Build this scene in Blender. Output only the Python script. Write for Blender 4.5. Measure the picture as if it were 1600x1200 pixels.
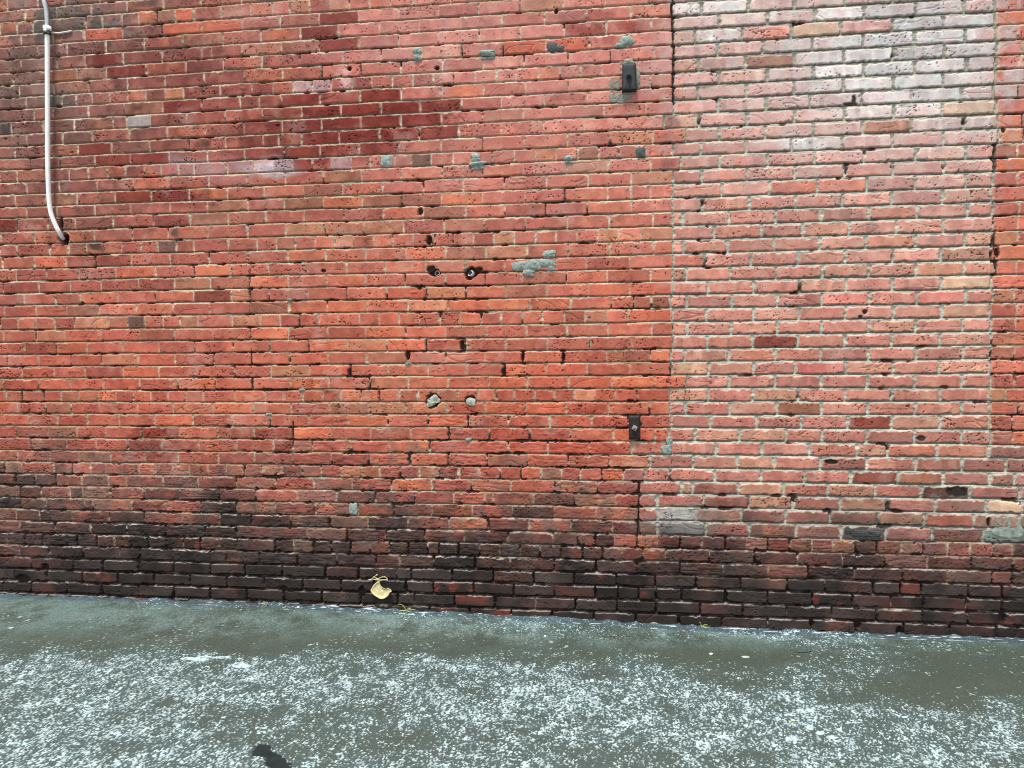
import bpy, bmesh, math, random
import numpy as np
from mathutils import Matrix, Vector

for o in list(bpy.data.objects): bpy.data.objects.remove(o)
scene = bpy.context.scene

# ------------------------------------------------------------------ camera
F, YAW, PIT, ROL = 1294.0, -0.1394, -0.0536, -0.0107
ZTOP = 3.235                      # height of bed joint 0 above the ground
CH = 0.0678                       # course height
CAM = np.array([0.3069, -4.2282, -1.7779 + ZTOP])
c_, s_ = math.cos(YAW), math.sin(YAW)
FW = np.array([s_ * math.cos(PIT), c_ * math.cos(PIT), math.sin(PIT)])
_rt = np.array([c_, -s_, 0.0]); _up = np.cross(_rt, FW)
RT = _rt * math.cos(ROL) + _up * math.sin(ROL)
UP = _up * math.cos(ROL) - _rt * math.sin(ROL)
cam_d = bpy.data.cameras.new('camera'); cam = bpy.data.objects.new('camera', cam_d)
scene.collection.objects.link(cam); scene.camera = cam
cam_d.sensor_width = 36.0; cam_d.lens = 36.0 * F / 1600.0
cam_d.clip_start = 0.05; cam_d.clip_end = 500
cam.matrix_world = Matrix(((RT[0], UP[0], -FW[0], CAM[0]), (RT[1], UP[1], -FW[1], CAM[1]),
                           (RT[2], UP[2], -FW[2], CAM[2]), (0, 0, 0, 1)))

# ------------------------------------------------------------------ sky, sun, exposure
SUN_EL, SUN_AZ = math.radians(70), math.radians(196)
w = bpy.data.worlds.new('World'); scene.world = w; w.use_nodes = True
nt = w.node_tree; nt.nodes.clear()
sky = nt.nodes.new('ShaderNodeTexSky'); sky.sky_type = 'NISHITA'; sky.sun_disc = False
sky.sun_elevation = SUN_EL; sky.sun_rotation = SUN_AZ
hs = nt.nodes.new('ShaderNodeHueSaturation'); hs.inputs['Saturation'].default_value = 0.30
bg = nt.nodes.new('ShaderNodeBackground'); bg.inputs['Strength'].default_value = 0.12
wo = nt.nodes.new('ShaderNodeOutputWorld')
nt.links.new(sky.outputs[0], hs.inputs['Color']); nt.links.new(hs.outputs[0], bg.inputs[0])
nt.links.new(bg.outputs[0], wo.inputs[0])
sd = bpy.data.lights.new('sun', 'SUN'); sd.energy = 2.5; sd.angle = math.radians(12); sd.color = (1.0, 0.97, 0.93)
sun = bpy.data.objects.new('sun', sd); scene.collection.objects.link(sun)
# direction towards the sun: azimuth measured from +Y (the wall) clockwise
dirs = Vector((math.sin(SUN_AZ) * math.cos(SUN_EL), math.cos(SUN_AZ) * math.cos(SUN_EL), math.sin(SUN_EL)))
sun.rotation_euler = dirs.to_track_quat('Z', 'Y').to_euler(); sun.location = (0, -3, 8)
scene.render.engine = 'CYCLES'
vs = scene.view_settings; vs.view_transform = 'Standard'; vs.look = 'None'; vs.gamma = 1.0
vs.use_curve_mapping = False; vs.exposure = 0.84
scene.cycles.filter_width = 1.0

# ------------------------------------------------------------------ helpers
def wall_at(x, y, h=0.0):
    """photo chart -> point on the wall face (h metres proud of it)"""
    x = np.asarray(x, float); y = np.asarray(y, float)
    d = FW + np.multiply.outer((x - 800) / F, RT) - np.multiply.outer((y - 600) / F, UP)
    t = (-h - CAM[1]) / d[..., 1]
    return CAM + d * t[..., None]
def ground_at(x, y, z=0.0):
    d = FW + (x - 800) / F * RT - (y - 600) / F * UP
    return CAM + d * ((z - CAM[2]) / d[2])
def chart(X, Y, Z):
    vx, vy, vz = X - CAM[0], Y - CAM[1], Z - CAM[2]
    d = vx * FW[0] + vy * FW[1] + vz * FW[2]
    d = np.where(d > 0.05, d, 0.05)
    return (800 + F * (vx * RT[0] + vy * RT[1] + vz * RT[2]) / d,
            600 - F * (vx * UP[0] + vy * UP[1] + vz * UP[2]) / d)
_tabs = {}
def noise(x, y, sx, sy=None, seed=0):
    sy = sy or sx
    if seed not in _tabs: _tabs[seed] = np.random.default_rng(1000 + seed).random((256, 256)).astype(np.float32)
    T = _tabs[seed]
    u = x / sx + 37.3 + seed * 3.1; v = y / sy + 51.7 + seed * 1.7
    iu = np.floor(u); iv = np.floor(v); fu = (u - iu).astype(np.float32); fv = (v - iv).astype(np.float32)
    iu = iu.astype(np.int32); iv = iv.astype(np.int32)
    fu = fu * fu * (3 - 2 * fu); fv = fv * fv * (3 - 2 * fv)
    i0 = iu & 255; i1 = (iu + 1) & 255; j0 = iv & 255; j1 = (iv + 1) & 255
    a = T[i0, j0] * (1 - fu) + T[i1, j0] * fu; b = T[i0, j1] * (1 - fu) + T[i1, j1] * fu
    return (a * (1 - fv) + b * fv) * 2 - 1
def fbm(x, y, s, n=3, seed=0):
    r = 0; a = 1.0; t = 0
    for i in range(n):
        r = r + a * noise(x, y, s / (2.03 ** i), None, seed + i * 7); t += a; a *= .55
    return r / t * 1.35
def sst(e0, e1, x):
    t = np.clip((x - e0) / (e1 - e0), 0, 1); return t * t * (3 - 2 * t)
def lin(c):
    c = np.asarray(c, float) / 255.0
    return np.where(c <= .04045, c / 12.92, ((c + .055) / 1.055) ** 2.4)

def mat(name, color=(.5, .5, .5), rough=.7, metal=0.0, noise_scale=60, var=.25, bump=.3, bscale=200, dist=.002):
    m = bpy.data.materials.new(name); m.use_nodes = True; n = m.node_tree
    b = n.nodes['Principled BSDF']; b.inputs['Roughness'].default_value = rough; b.inputs['Metallic'].default_value = metal
    tc = n.nodes.new('ShaderNodeTexCoord')
    nz = n.nodes.new('ShaderNodeTexNoise'); nz.inputs['Scale'].default_value = noise_scale; nz.inputs['Detail'].default_value = 6
    n.links.new(tc.outputs['Object'], nz.inputs['Vector'])
    mr = n.nodes.new('ShaderNodeMapRange'); mr.inputs[1].default_value = .3; mr.inputs[2].default_value = .7
    mr.inputs[3].default_value = 1 - var; mr.inputs[4].default_value = 1 + var
    n.links.new(nz.outputs['Fac'], mr.inputs[0])
    mx = n.nodes.new('ShaderNodeVectorMath'); mx.operation = 'SCALE'; mx.inputs[0].default_value = color[:3]
    n.links.new(mr.outputs[0], mx.inputs['Scale']); n.links.new(mx.outputs[0], b.inputs['Base Color'])
    nb = n.nodes.new('ShaderNodeTexNoise'); nb.inputs['Scale'].default_value = bscale; nb.inputs['Detail'].default_value = 4
    n.links.new(tc.outputs['Object'], nb.inputs['Vector'])
    bp = n.nodes.new('ShaderNodeBump'); bp.inputs['Strength'].default_value = bump; bp.inputs['Distance'].default_value = dist
    n.links.new(nb.outputs['Fac'], bp.inputs['Height']); n.links.new(bp.outputs[0], b.inputs['Normal'])
    return m

def attr_mat(name, fine=330, var=.28, bump=.5, dist=.0018, r_dry=.95, r_wet=.62, spec=.2):
    """colour from the mesh attribute 'tint' (alpha = how damp and greasy the surface is)"""
    m = bpy.data.materials.new(name); m.use_nodes = True; n = m.node_tree
    b = n.nodes['Principled BSDF']; b.inputs['Specular IOR Level'].default_value = spec
    at = n.nodes.new('ShaderNodeAttribute'); at.attribute_name = 'tint'
    tc = n.nodes.new('ShaderNodeTexCoord')
    nz = n.nodes.new('ShaderNodeTexNoise'); nz.inputs['Scale'].default_value = fine; nz.inputs['Detail'].default_value = 5
    nz.inputs['Roughness'].default_value = .7
    n.links.new(tc.outputs['Object'], nz.inputs['Vector'])
    mr = n.nodes.new('ShaderNodeMapRange'); mr.inputs[1].default_value = .3; mr.inputs[2].default_value = .7
    mr.inputs[3].default_value = 1 - var; mr.inputs[4].default_value = 1 + var
    n.links.new(nz.outputs['Fac'], mr.inputs[0])
    mx = n.nodes.new('ShaderNodeVectorMath'); mx.operation = 'SCALE'
    n.links.new(at.outputs['Color'], mx.inputs[0]); n.links.new(mr.outputs[0], mx.inputs['Scale'])
    n.links.new(mx.outputs[0], b.inputs['Base Color'])
    rr = n.nodes.new('ShaderNodeMapRange'); rr.inputs[3].default_value = r_dry; rr.inputs[4].default_value = r_wet
    n.links.new(at.outputs['Alpha'], rr.inputs[0]); n.links.new(rr.outputs[0], b.inputs['Roughness'])
    bp = n.nodes.new('ShaderNodeBump'); bp.inputs['Strength'].default_value = bump; bp.inputs['Distance'].default_value = dist
    n.links.new(nz.outputs['Fac'], bp.inputs['Height']); n.links.new(bp.outputs[0], b.inputs['Normal'])
    return m

def tag(o, label=None, cat=None, group=None, kind=None):
    if label: o['label'] = label
    if cat: o['category'] = cat
    if group: o['group'] = group
    if kind: o['kind'] = kind
    return o
def empty(name, loc, label, cat, group=None):
    o = bpy.data.objects.new(name, None); scene.collection.objects.link(o); o.location = loc
    o.empty_display_size = .05
    return tag(o, label, cat, group)
def link(name, me, m, parent=None, smooth=True):
    o = bpy.data.objects.new(name, me); scene.collection.objects.link(o)
    if m: me.materials.append(m)
    if smooth: me.polygons.foreach_set('use_smooth', [True] * len(me.polygons))
    if parent:
        o.parent = parent
        me.transform(Matrix.Translation(-parent.location)) if parent.type == 'EMPTY' else None
    return o
def bm_obj(name, bm, m, parent=None, smooth=True):
    bmesh.ops.recalc_face_normals(bm, faces=bm.faces[:])
    me = bpy.data.meshes.new(name); bm.to_mesh(me); bm.free()
    return link(name, me, m, parent, smooth)
def grid_mesh(name, P, keep, tint=None, flip=False):
    """P: (nz, nx, 3) points; keep: (nz-1, nx-1) bool; only the kept quads become the mesh"""
    nz, nx = P.shape[:2]
    idx = np.arange(nz * nx, dtype=np.int64).reshape(nz, nx)
    q = np.stack([idx[:-1, :-1], idx[:-1, 1:], idx[1:, 1:], idx[1:, :-1]], -1)[keep]
    if flip: q = q[:, ::-1]
    used = np.zeros(nz * nx, bool); used[q.ravel()] = True
    remap = np.cumsum(used) - 1; q = remap[q]
    co = P.reshape(-1, 3)[used].astype(np.float32)
    me = bpy.data.meshes.new(name)
    me.vertices.add(len(co)); me.vertices.foreach_set('co', co.ravel())
    me.loops.add(q.size); me.loops.foreach_set('vertex_index', q.ravel().astype(np.int32))
    me.polygons.add(len(q)); me.polygons.foreach_set('loop_start', np.arange(0, q.size, 4, dtype=np.int32))
    me.polygons.foreach_set('loop_total', np.full(len(q), 4, np.int32)) if bpy.app.version < (4, 0, 0) else None
    me.update(calc_edges=True)
    if tint is not None:
        a = me.attributes.new('tint', 'FLOAT_COLOR', 'POINT')
        a.data.foreach_set('color', tint.reshape(-1, 4)[used].astype(np.float32).ravel())
    me.polygons.foreach_set('use_smooth', np.ones(len(q), bool))
    me.validate(); return me
def tube(bm, pts, rad, seg=14, caps=True):
    pts = [Vector(p) for p in pts]; rings = []; n = len(pts)
    rad = rad if hasattr(rad, '__len__') else [rad] * n
    up = Vector((0, -1, 0.03)).normalized()
    for i, p in enumerate(pts):
        t = (pts[min(i + 1, n - 1)] - pts[max(i - 1, 0)]).normalized()
        a = t.cross(up); a = a.normalized() if a.length > 1e-4 else Vector((1, 0, 0)); b = t.cross(a).normalized()
        rings.append([bm.verts.new(p + (a * math.cos(2 * math.pi * k / seg) + b * math.sin(2 * math.pi * k / seg)) * rad[i]) for k in range(seg)])
    for r0, r1 in zip(rings, rings[1:]):
        for k in range(seg): bm.faces.new((r0[k], r0[(k + 1) % seg], r1[(k + 1) % seg], r1[k]))
    if caps: bm.faces.new(rings[0]); bm.faces.new(rings[-1])
def smooth_path(P, n=8):
    P = [Vector(p) for p in P]; P = [P[0] * 2 - P[1]] + P + [P[-1] * 2 - P[-2]]; out = []
    for i in range(1, len(P) - 2):
        for k in range(n):
            t = k / n; a, b, c, d = P[i - 1:i + 3]
            out.append(.5 * ((2 * b) + (c - a) * t + (2 * a - 5 * b + 4 * c - d) * t * t + (3 * b - a - 3 * c + d) * t ** 3))
    out.append(P[-2]); return out

def lathe(bm, p, d, prof, seg=24, broken=None):
    """prof: [(distance along d, radius)]"""
    d = Vector(d).normalized(); a = d.cross(Vector((0, 0, 1))).normalized(); b = d.cross(a).normalized(); rings = []
    rr = random.Random(4); cut = [0.0 if not broken else -.022 * max(0, math.cos(2 * math.pi * k / seg - broken)) ** .7 if math.cos(2 * math.pi * k / seg - broken) > 0 else -rr.uniform(0, .003) for k in range(seg)]
    for s, r in prof: rings.append([bm.verts.new(Vector(p) + d * (s + (cut[k] if s > -.012 else 0)) + (a * math.cos(2 * math.pi * k / seg) + b * math.sin(2 * math.pi * k / seg)) * max(r, 1e-5)) for k in range(seg)])
    for q, w_ in zip(rings, rings[1:]):
        for k in range(seg): bm.faces.new((q[k], q[(k + 1) % seg], w_[(k + 1) % seg], w_[k]))

# ------------------------------------------------------------------ brick coursing (surveyed)
BEDS = {  # bed joint heights read in the photo at five columns: x: (first bed index, [y ...])
10: (-1, [17.3,34.7,55.2,73.3,93.3,114.7,133,153,170.7,190.7,210.7,229.3,248,265.3,285.3,304,324,341.3,362.7,382.7,401.3,421,440,459.2,477.9,496,516,535.5,554.7,573.3,592,610.7,628,646.7,665.3,684,704,721.3,740,758.7,777,794.7,813.3,832,850.7,869.3,888,906.7,925.3]),
400: (0, [2.7,26.7,45.3,66.7,86.7,106.7,129.3,148,169.3,189.3,210.7,230.7,249.3,270.7,290.7,310.7,329.3,349.3,370.7,392,410.7,430.7,450.7,470.7,490.7,511.5,531.5,550.7,570.7,589.3,609.3,629.3,647.2,666.7,686.7,706.7,725.9,745.3,764.5,784,803.5,822.7,841.9,861.3,881.3,900.5,920,939]),
790: (1, [0,21.3,41.3,64,85.9,106.7,128,149.3,169.3,189.3,212,234.7,254.7,276,297.3,318.5,339.2,361.3,382.7,405.3,425.3,445.3,466.7,485.3,508,528,549.3,568,588,608,628,648,668,689.3,709.3,729.3,749.3,769.3,789.3,809.3,829.9,849.9,870.7,890.7,910.7,930.7,950.7]),
1200: (3, [16.5,37.5,61.3,83,105.5,127.5,150,172.5,193.8,216.8,238,259.3,281.3,305,327,349.5,371.3,392.5,415,436.8,458,480,501.3,522.5,544.5,564.5,586.3,606.3,627.5,649.3,669.3,690,712.5,733.8,754.5,774.5,795.8,817.5,840.5,862,882.5,902.5,923,944.5,965]),
1590: (4, [17.3,37.3,62.7,85.3,106.7,130.7,152,177.3,198.7,224,246.7,266.7,290.7,314.7,336,361.3,382.7,406.7,429.3,450.7,473.3,496,518.7,540,561.3,584,606.7,628,647.5,673,697,716.5,739,760,781,803.5,826,850,871,893.5,914.5,937,958,979])}
# head joints, course by course, in quarter pixels from each 400 px strip of the photo
JA = {-2:'45 235 400',-1:'155 355 570 790 1018 1255 1505',0:'105 205 320 535 640 760 865 980 1095 1210 1380 1565',1:'130 330 525 765 1010 1260 1515',
2:'55 235 415 660 900 1140 1390',3:'130 355 530 770 1010 1260 1320 1510',4:'80 290 480 665 910 1160 1395',5:'120 335 555 795 1030 1275 1525',
6:'60 165 385 475 575 685 795 910 1030 1145 1265 1375 1575',7:'210 330 550 775 1015 1260 1500',8:'70 270 465 705 790 940 1165 1405',9:'165 390 575 805 1045 1285 1525',
10:'90 285 485 695 935 1180 1410',11:'190 370 590 815 1055 1295 1530',12:'105 300 430 550 670 785 900 1005 1115 1210 1420 1590',13:'165 370 605 830 1065 1305 1540',
14:'95 290 480 720 945 1180 1420',15:'165 355 590 815 1060 1295 1545',16:'105 300 470 705 955 1185 1425',17:'5 215 425 590 825 1050 1295 1545',
18:'105 310 425 540 645 760 880 985 1100 1210 1425',19:'15 215 410 590 820 1060 1305 1550',20:'100 290 490 720 970 1210 1435',21:'20 240 440 630 865 1090 1315 1555',
22:'150 345 500 735 970 1210 1445 1560',23:'25 225 415 620 850 1080 1310 1560',24:'110 225 340 465 680 795 905 1015 1125 1235 1450',25:'20 225 400 630 870 1090 1330 1565',
26:'150 350 540 765 995 1215 1455',27:'45 240 440 635 865 1095 1335 1570',28:'135 335 530 765 990 1220 1465',29:'20 240 440 645 870 1110 1345 1578',
30:'35 135 270 380 490 610 725 830 940 1050 1160 1270 1465',31:'110 285 445 620 860 1080 1330 1585',32:'185 355 545 745 965 1205 1450',33:'100 300 480 660 885 1120 1360 1585',
34:'190 415 600 795 1010 1240 1475',35:'105 310 490 690 900 1110 1365 1590',36:'135 335 450 565 660 760 865 970 1080 1180 1300 1410 1525',37:'95 215 345 510 675 790 1020 1235 1475',
38:'125 255 435 515 690 895 1125 1370 1595',39:'130 290 525 580 820 1030 1250 1475',40:'100 245 445 680 900 1130 1370 1570',41:'125 340 565 790 1030 1275 1475',
42:'45 155 260 480 600 710 815 925 1035 1145 1250 1370 1480',43:'120 305 520 745 870 1110 1310 1415',44:'195 455 640 865 1085 1315 1530',45:'90 290 515 735 960 1185 1415',
46:'20 195 415 635 865 1085 1310 1540',47:'105 300 525 750 975 1180 1425'}
JB = {0:'100 210 335 460 580 710 840 970 1090 1215 1340 1465',1:'150 395 640 890 1140 1390',2:'30 275 515 770 1020 1275 1535',3:'160 395 640 890 1140 1395',4:'35 275 540 780 1035 1285 1545',
5:'165 410 655 905 1165 1420',6:'105 230 350 470 600 725 850 980 1110 1235 1365 1500',7:'20 155 400 650 905 1160 1420',8:'40 285 530 780 1025 1285 1535',9:'165 410 655 905 1160 1415',
10:'45 140 285 520 770 1020 1270 1530',11:'175 400 645 895 1155 1415',12:'110 230 350 470 595 715 870 970 1095 1230 1350 1475',13:'180 420 660 905 1165 1415',14:'50 295 540 790 1045 1295 1550',
15:'175 420 665 910 1160 1415',16:'60 300 545 795 1045 1310 1555',17:'185 430 675 920 1175 1425',18:'5 125 245 370 490 610 735 855 980 1105 1230 1360 1485',19:'200 435 685 935 1185 1435',
20:'75 320 565 805 1060 1310 1555',21:'200 440 685 930 1185 1430',22:'80 320 565 815 1065 1310 1560',23:'205 445 695 950 1200 1450',24:'25 150 270 390 515 645 770 895 1020 1150 1275 1405 1530',
25:'200 450 685 935 1185 1440',26:'85 325 570 815 1065 1310 1560',27:'210 450 690 940 1185 1430',28:'95 335 590 825 1075 1315 1555',29:'215 455 710 950 1200 1455',
30:'55 170 290 415 530 655 770 895 1015 1140 1260 1385 1500',31:'220 460 700 935 1190 1430',32:'85 325 570 820 1075 1325 1575',33:'225 465 715 965 1205 1455',34:'110 230 350 595 830 1085 1325 1575',
35:'230 470 705 955 1200 1445',36:'40 160 285 405 530 655 770 900 1020 1145 1270 1395 1525',37:'120 360 600 845 1095 1345 1590',38:'10 260 505 745 990 1235 1430 1480',39:'125 365 635 860 1100 1350',
40:'215 460 700 945 1205 1450',41:'95 320 565 810 1055 1300',42:'115 235 355 470 590 710 830 950 1075 1140 1265 1395 1525',43:'20 255 505 750 895 1110 1365 1590',44:'160 430 640 880 970 1225 1480',
45:'50 290 530 735 935 1110 1360',46:'170 410 650 885 990 1240 1490',47:'30 275 515 765 840 1085 1335 1595'}
JC = {0:'120 380 640 900 1000 1185 1480',1:'50 320 580 840 1000 1290',2:'205 465 740 995 1185 1480',3:'55 325 590 870 1000 1295 1598',4:'210 480 720 1003 1145 1440',5:'75 350 615 890 1008 1285 1570',
6:'25 160 300 430 560 685 785 1005 1165 1460',7:'85 350 610 735 865 1000 1295 1600',8:'200 470 615 765 1005 1165 1465',9:'70 305 575 835 1008 1290 1590',10:'195 450 720 945 1170 1470',
11:'75 345 615 880 1295 1585',12:'15 145 275 410 545 670 775 835 1003 1180 1465',13:'70 340 600 867 1050 1300',14:'215 475 745 1005 1190 1470',15:'80 330 595 745 865 1000 1310',
16:'210 470 745 1000 1195 1485',17:'80 345 605 880 1000 1070 1355',18:'15 145 275 405 535 665 805 1003 1265 1560',19:'95 350 610 885 1000 1070 1350',20:'270 465 735 1003 1205 1495',
21:'60 340 595 865 1000 1090 1365',22:'215 475 735 1000 1225 1510',23:'110 365 620 760 870 990 1095 1375',24:'65 190 325 455 590 725 998 1215 1510',25:'90 345 600 875 1003 1095 1370',
26:'220 485 745 1003 1220 1505',27:'65 320 590 865 990 1080 1355',28:'210 470 735 992 1230 1510',29:'95 355 625 895 1090 1360',30:'15 140 265 390 520 645 780 985 1225 1505',
31:'85 340 600 860 985 1085 1360',32:'235 500 725 800 995 1240 1530',33:'110 370 635 895 975 1145 1425',34:'225 485 745 975 1275 1565',35:'95 350 605 860 1135 1410',
36:'55 180 310 430 560 695 825 985 1270 1560',37:'265 535 790 1060 1130 1415',38:'135 390 650 790 910 1200 1480',39:'260 525 790 910 1150 1435',40:'105 370 630 788 910 1210 1485',
41:'255 410 520 635 783 915 1050 1190 1330 1465',42:'50 175 305 440 565 690 820 960 1235 1515',43:'265 525 782 1050 1320',44:'135 390 650 895 1150 1430',45:'265 520 665 790 900 1060 1335',
46:'145 395 655 905 1175 1445',47:'250 510 775 1045 1310'}
JD = {2:'170 485 785 1100 1420',3:'0 295 605 925 1230 1425 1570',4:'150 460 780 1100 1425',5:'280 595 920 1235 1430 1560',6:'170 475 785 1105 1435',7:'285 600 920 1245 1430 1575',8:'165 475 785 1100 1430',
9:'265 590 900 1215 1415 1565',10:'170 480 790 1095 1430',11:'285 595 900 1230 1440 1590',12:'150 465 780 1100 1445',13:'0 295 605 925 1240 1425 1560',14:'170 480 785 1100 1425',15:'10 310 620 925 1240 1415 1560',
16:'175 470 775 1095 1400',17:'50 335 635 935 1250 1410 1570',18:'220 510 805 1100 1410',19:'40 325 615 925 1235 1410 1560',20:'190 485 785 1085 1400',21:'50 340 635 925 1230 1430 1555',
22:'200 490 780 1085 1400',23:'60 340 635 935 1240 1410 1540',24:'195 485 785 1090 1395',25:'60 335 630 925 1220 1400 1545',26:'190 480 775 1080 1400',27:'45 330 630 930 1225 1395 1540',
28:'170 490 785 1075 1390',29:'45 335 620 920 1215 1400 1540',30:'190 485 775 1080 1385 1485',31:'60 335 625 920 1215 1390 1565',32:'210 500 780 1080 1385 1530',33:'115 340 620 920 1215 1400 1530',
34:'260 560 750 1060 1380',35:'40 330 620 925 1215 1490',36:'230 520 815 1100 1390',37:'100 375 670 960 1265 1575',38:'160 455 750 1050 1370 1590',39:'110 390 690 980 1285',40:'175 455 740 1030 1345',
41:'0 135 275 405 545 685 830 975 1120 1265 1410 1530',42:'185 465 735 1000 1280 1540',43:'0 250 545 845 1120 1400 1530',44:'120 360 660 830 960 1255 1465',45:'0 280 530 770 970 1245 1465',
46:'120 400 680 970 1250 1455',47:'0 275 550 850 1135 1430'}

rng = np.random.default_rng(7)
KMIN, KMAX = -44, 49
bx = sorted(BEDS)
def bed_px(x, k):
    ys = []; 
    for b in bx:
        o, l = BEDS[b]
        j = k - o
        ys.append(l[j] if 0 <= j < len(l) else (l[0] + j * (l[1] - l[0]) if j < 0 else l[-1] + (j - len(l) + 1) * (l[-1] - l[-2])))
    return np.interp(x, bx, ys)
# residual of each bed line against perfect level coursing, at the five columns
KX = []; RES = {}
for b in bx:
    o, l = BEDS[b]; p = wall_at(np.full(len(l), float(b)), np.array(l)); KX.append(float(p[:, 0].mean()))
    for i in range(len(l)): RES[(b, o + i)] = float(p[i, 2] - (ZTOP - (o + i) * CH))
def bed_line(k, xs):
    r = []
    for b in bx:
        o, l = BEDS[b]; kk = min(max(k, o), o + len(l) - 1); f = 1.0 if kk == k else max(0, 1 - abs(kk - k) / 4)
        nb = [RES[(b, q)] for q in (kk - 1, kk, kk + 1) if (b, q) in RES]
        r.append((.65 * RES[(b, kk)] + .35 * sum(nb) / len(nb)) * f * .9)
    return ZTOP - k * CH + np.interp(xs, KX, r)

XL, XR = -5.2, 4.3
JOINTS = []
for k in range(KMIN, KMAX):
    px = []
    for off, J in ((0, JA), (400, JB), (800, JC), (1200, JD)):
        if k in J: px += [off + float(v) / 4 for v in J[k].split()]
    px = sorted(px); Xs = []
    if px:
        y = [0.5 * (bed_px(v, k) + bed_px(v, k + 1)) for v in px]
        Xs = list(wall_at(np.array(px), np.array(y))[:, 0])
    header = (k % 6 == 0)
    st = .107 if header else .2135
    out = []
    if not Xs: Xs = [-1.30 + (.107 if k % 2 else 0) + (.0535 if header else 0)]
    for v in Xs:
        if out:
            g = v - out[-1]
            if g < .032: continue
            if g > .31:
                n = max(2, round(g / st)); out += [out[-1] + g * i / n for i in range(1, n)]
        out.append(v)
    while out[0] > XL: out.insert(0, out[0] - st * (1 + .03 * rng.standard_normal()))
    while out[-1] < XR: out.append(out[-1] + st * (1 + .03 * rng.standard_normal()))
    JOINTS.append(np.array(out))

def axis(lo, hi, a, b, d_in, d_out):
    l = list(np.arange(a, lo, -d_out))[::-1]; r = list(np.arange(b, hi, d_out))
    return np.array(l[:-1] + list(np.arange(a, b, d_in)) + r)
gx = axis(XL + .02, XR - .02, -3.42, 2.42, .0042, .012)
gz = axis(-.06, 5.9, -.03, 3.50, .0031, .012)
NX, NZ = len(gx), len(gz)
GX, GZ = np.meshgrid(gx, gz)
GX = GX.astype(np.float32); GZ = GZ.astype(np.float32)
PX, PY = chart(GX.astype(float), 0.0, GZ.astype(float)); PX = PX.astype(np.float32); PY = PY.astype(np.float32)

zb = np.stack([bed_line(k, gx) for k in range(KMIN, KMAX + 1)])        # (rows+1, NX)
ZW = GZ + .0016 * noise(GX, GZ, .17, .4, 3)
R = np.zeros((NZ, NX), np.int32)
for i in range(1, zb.shape[0] - 1): R += (ZW < zb[i][None, :]).astype(np.int32)
R = np.clip(R, 0, KMAX - KMIN - 1)
cols = np.broadcast_to(np.arange(NX)[None, :], R.shape)
zt = zb[R, cols]; zl = zb[R + 1, cols]
K = R + KMIN
XWp = GX + .0014 * noise(GX, GZ, .05, .03, 5)
J0 = np.zeros_like(GX); J1 = np.zeros_like(GX); BI = np.zeros(R.shape, np.int32)
for i, js in enumerate(JOINTS):
    m = R == i
    if not m.any(): continue
    s = np.clip(np.searchsorted(js, XWp[m]), 1, len(js) - 1)
    J0[m] = js[s - 1]; J1[m] = js[s]; BI[m] = s
NB = 140
def brnd(seed, lo=0.0, hi=1.0):
    t = np.random.default_rng(seed).random((KMAX - KMIN, NB)).astype(np.float32); return lo + (hi - lo) * t[R, BI]
XC = (J0 + J1) / 2; ZC = (zt + zl) / 2

# zones (by brick centre, so no brick is cut in two)
SEAM_Y = [-400, 0, 700, 745, 760, 1100]; 
cpx, cpy = chart(XC.astype(float), 0.0, ZC.astype(float))
seam = np.interp(cpy, [-400, 686, 700, 738, 748, 1100], [1049, 1049, 1012, 1000, 996, 996])
ext = (K < -1)
infill = (cpx > seam) & (cpx < np.where(cpy > 690, 1640, 1553)) & (K <= 40)
oldr = (cpx >= 1553) & ~infill
lower = K >= 41
thick = infill.astype(np.float32)
soot_y = np.interp(PX, [0, 200, 600, 900, 1000, 1060, 1300, 1500, 1600], [764, 778, 776, 780, 808, 828, 842, 848, 838])
soot = sst(-34, 96, PY - soot_y + 52 * fbm(GX, GZ, .42, 3, 11) + 40 * (brnd(31) - .5) * 2)
soot = (np.clip(soot + .35 * sst(870, 905, cpy - .022 * np.clip(PX, 0, 1600)), 0, 1) * (1 - .16 * sst(.0, .6, fbm(GX, GZ, .16, 3, 15)))).astype(np.float32)
worn = sst(540, 800, PY + 60 * (brnd(77) - .5)) * (1 - .65 * thick) * np.where(K >= 44, .25, 1)     # weathered faces lower down

# ---- heights
jh = np.where(thick > 0, .0155, .0078) + brnd(1, -.0040, .0018) - .0026 * (1 - thick) * sst(-.2, .5, fbm(GX, GZ, .45, 2, 55))
jb = np.where(thick > 0, .0140, np.where(K >= 44, .0115, .0085)) + brnd(2, -.002, .002)
a = (J1 - J0) / 2 - jh / 2; b = (zt - zl) / 2 - jb / 2
tilt = brnd(3, -.012, .012)
lx = XWp - XC; lz = ZW - ZC - tilt * lx
rr = .0035 + .004 * thick + .005 * worn + brnd(4, 0, .003)
qx = np.abs(lx) - a + rr; qz = np.abs(lz) - b + rr
sdf = np.minimum(np.maximum(qx, qz), 0) + np.sqrt(np.maximum(qx, 0) ** 2 + np.maximum(qz, 0) ** 2) - rr
n1 = fbm(GX, GZ, .021, 3, 21); n2 = noise(GX, GZ, .0075, .0065, 25)
n3 = fbm(GX, GZ, .055, 2, 28)
sdf = sdf + n1 * (.0020 + .0022 * thick + .0022 * worn) + n2 * (.0007 + .0008 * thick + .0008 * worn)
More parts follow.
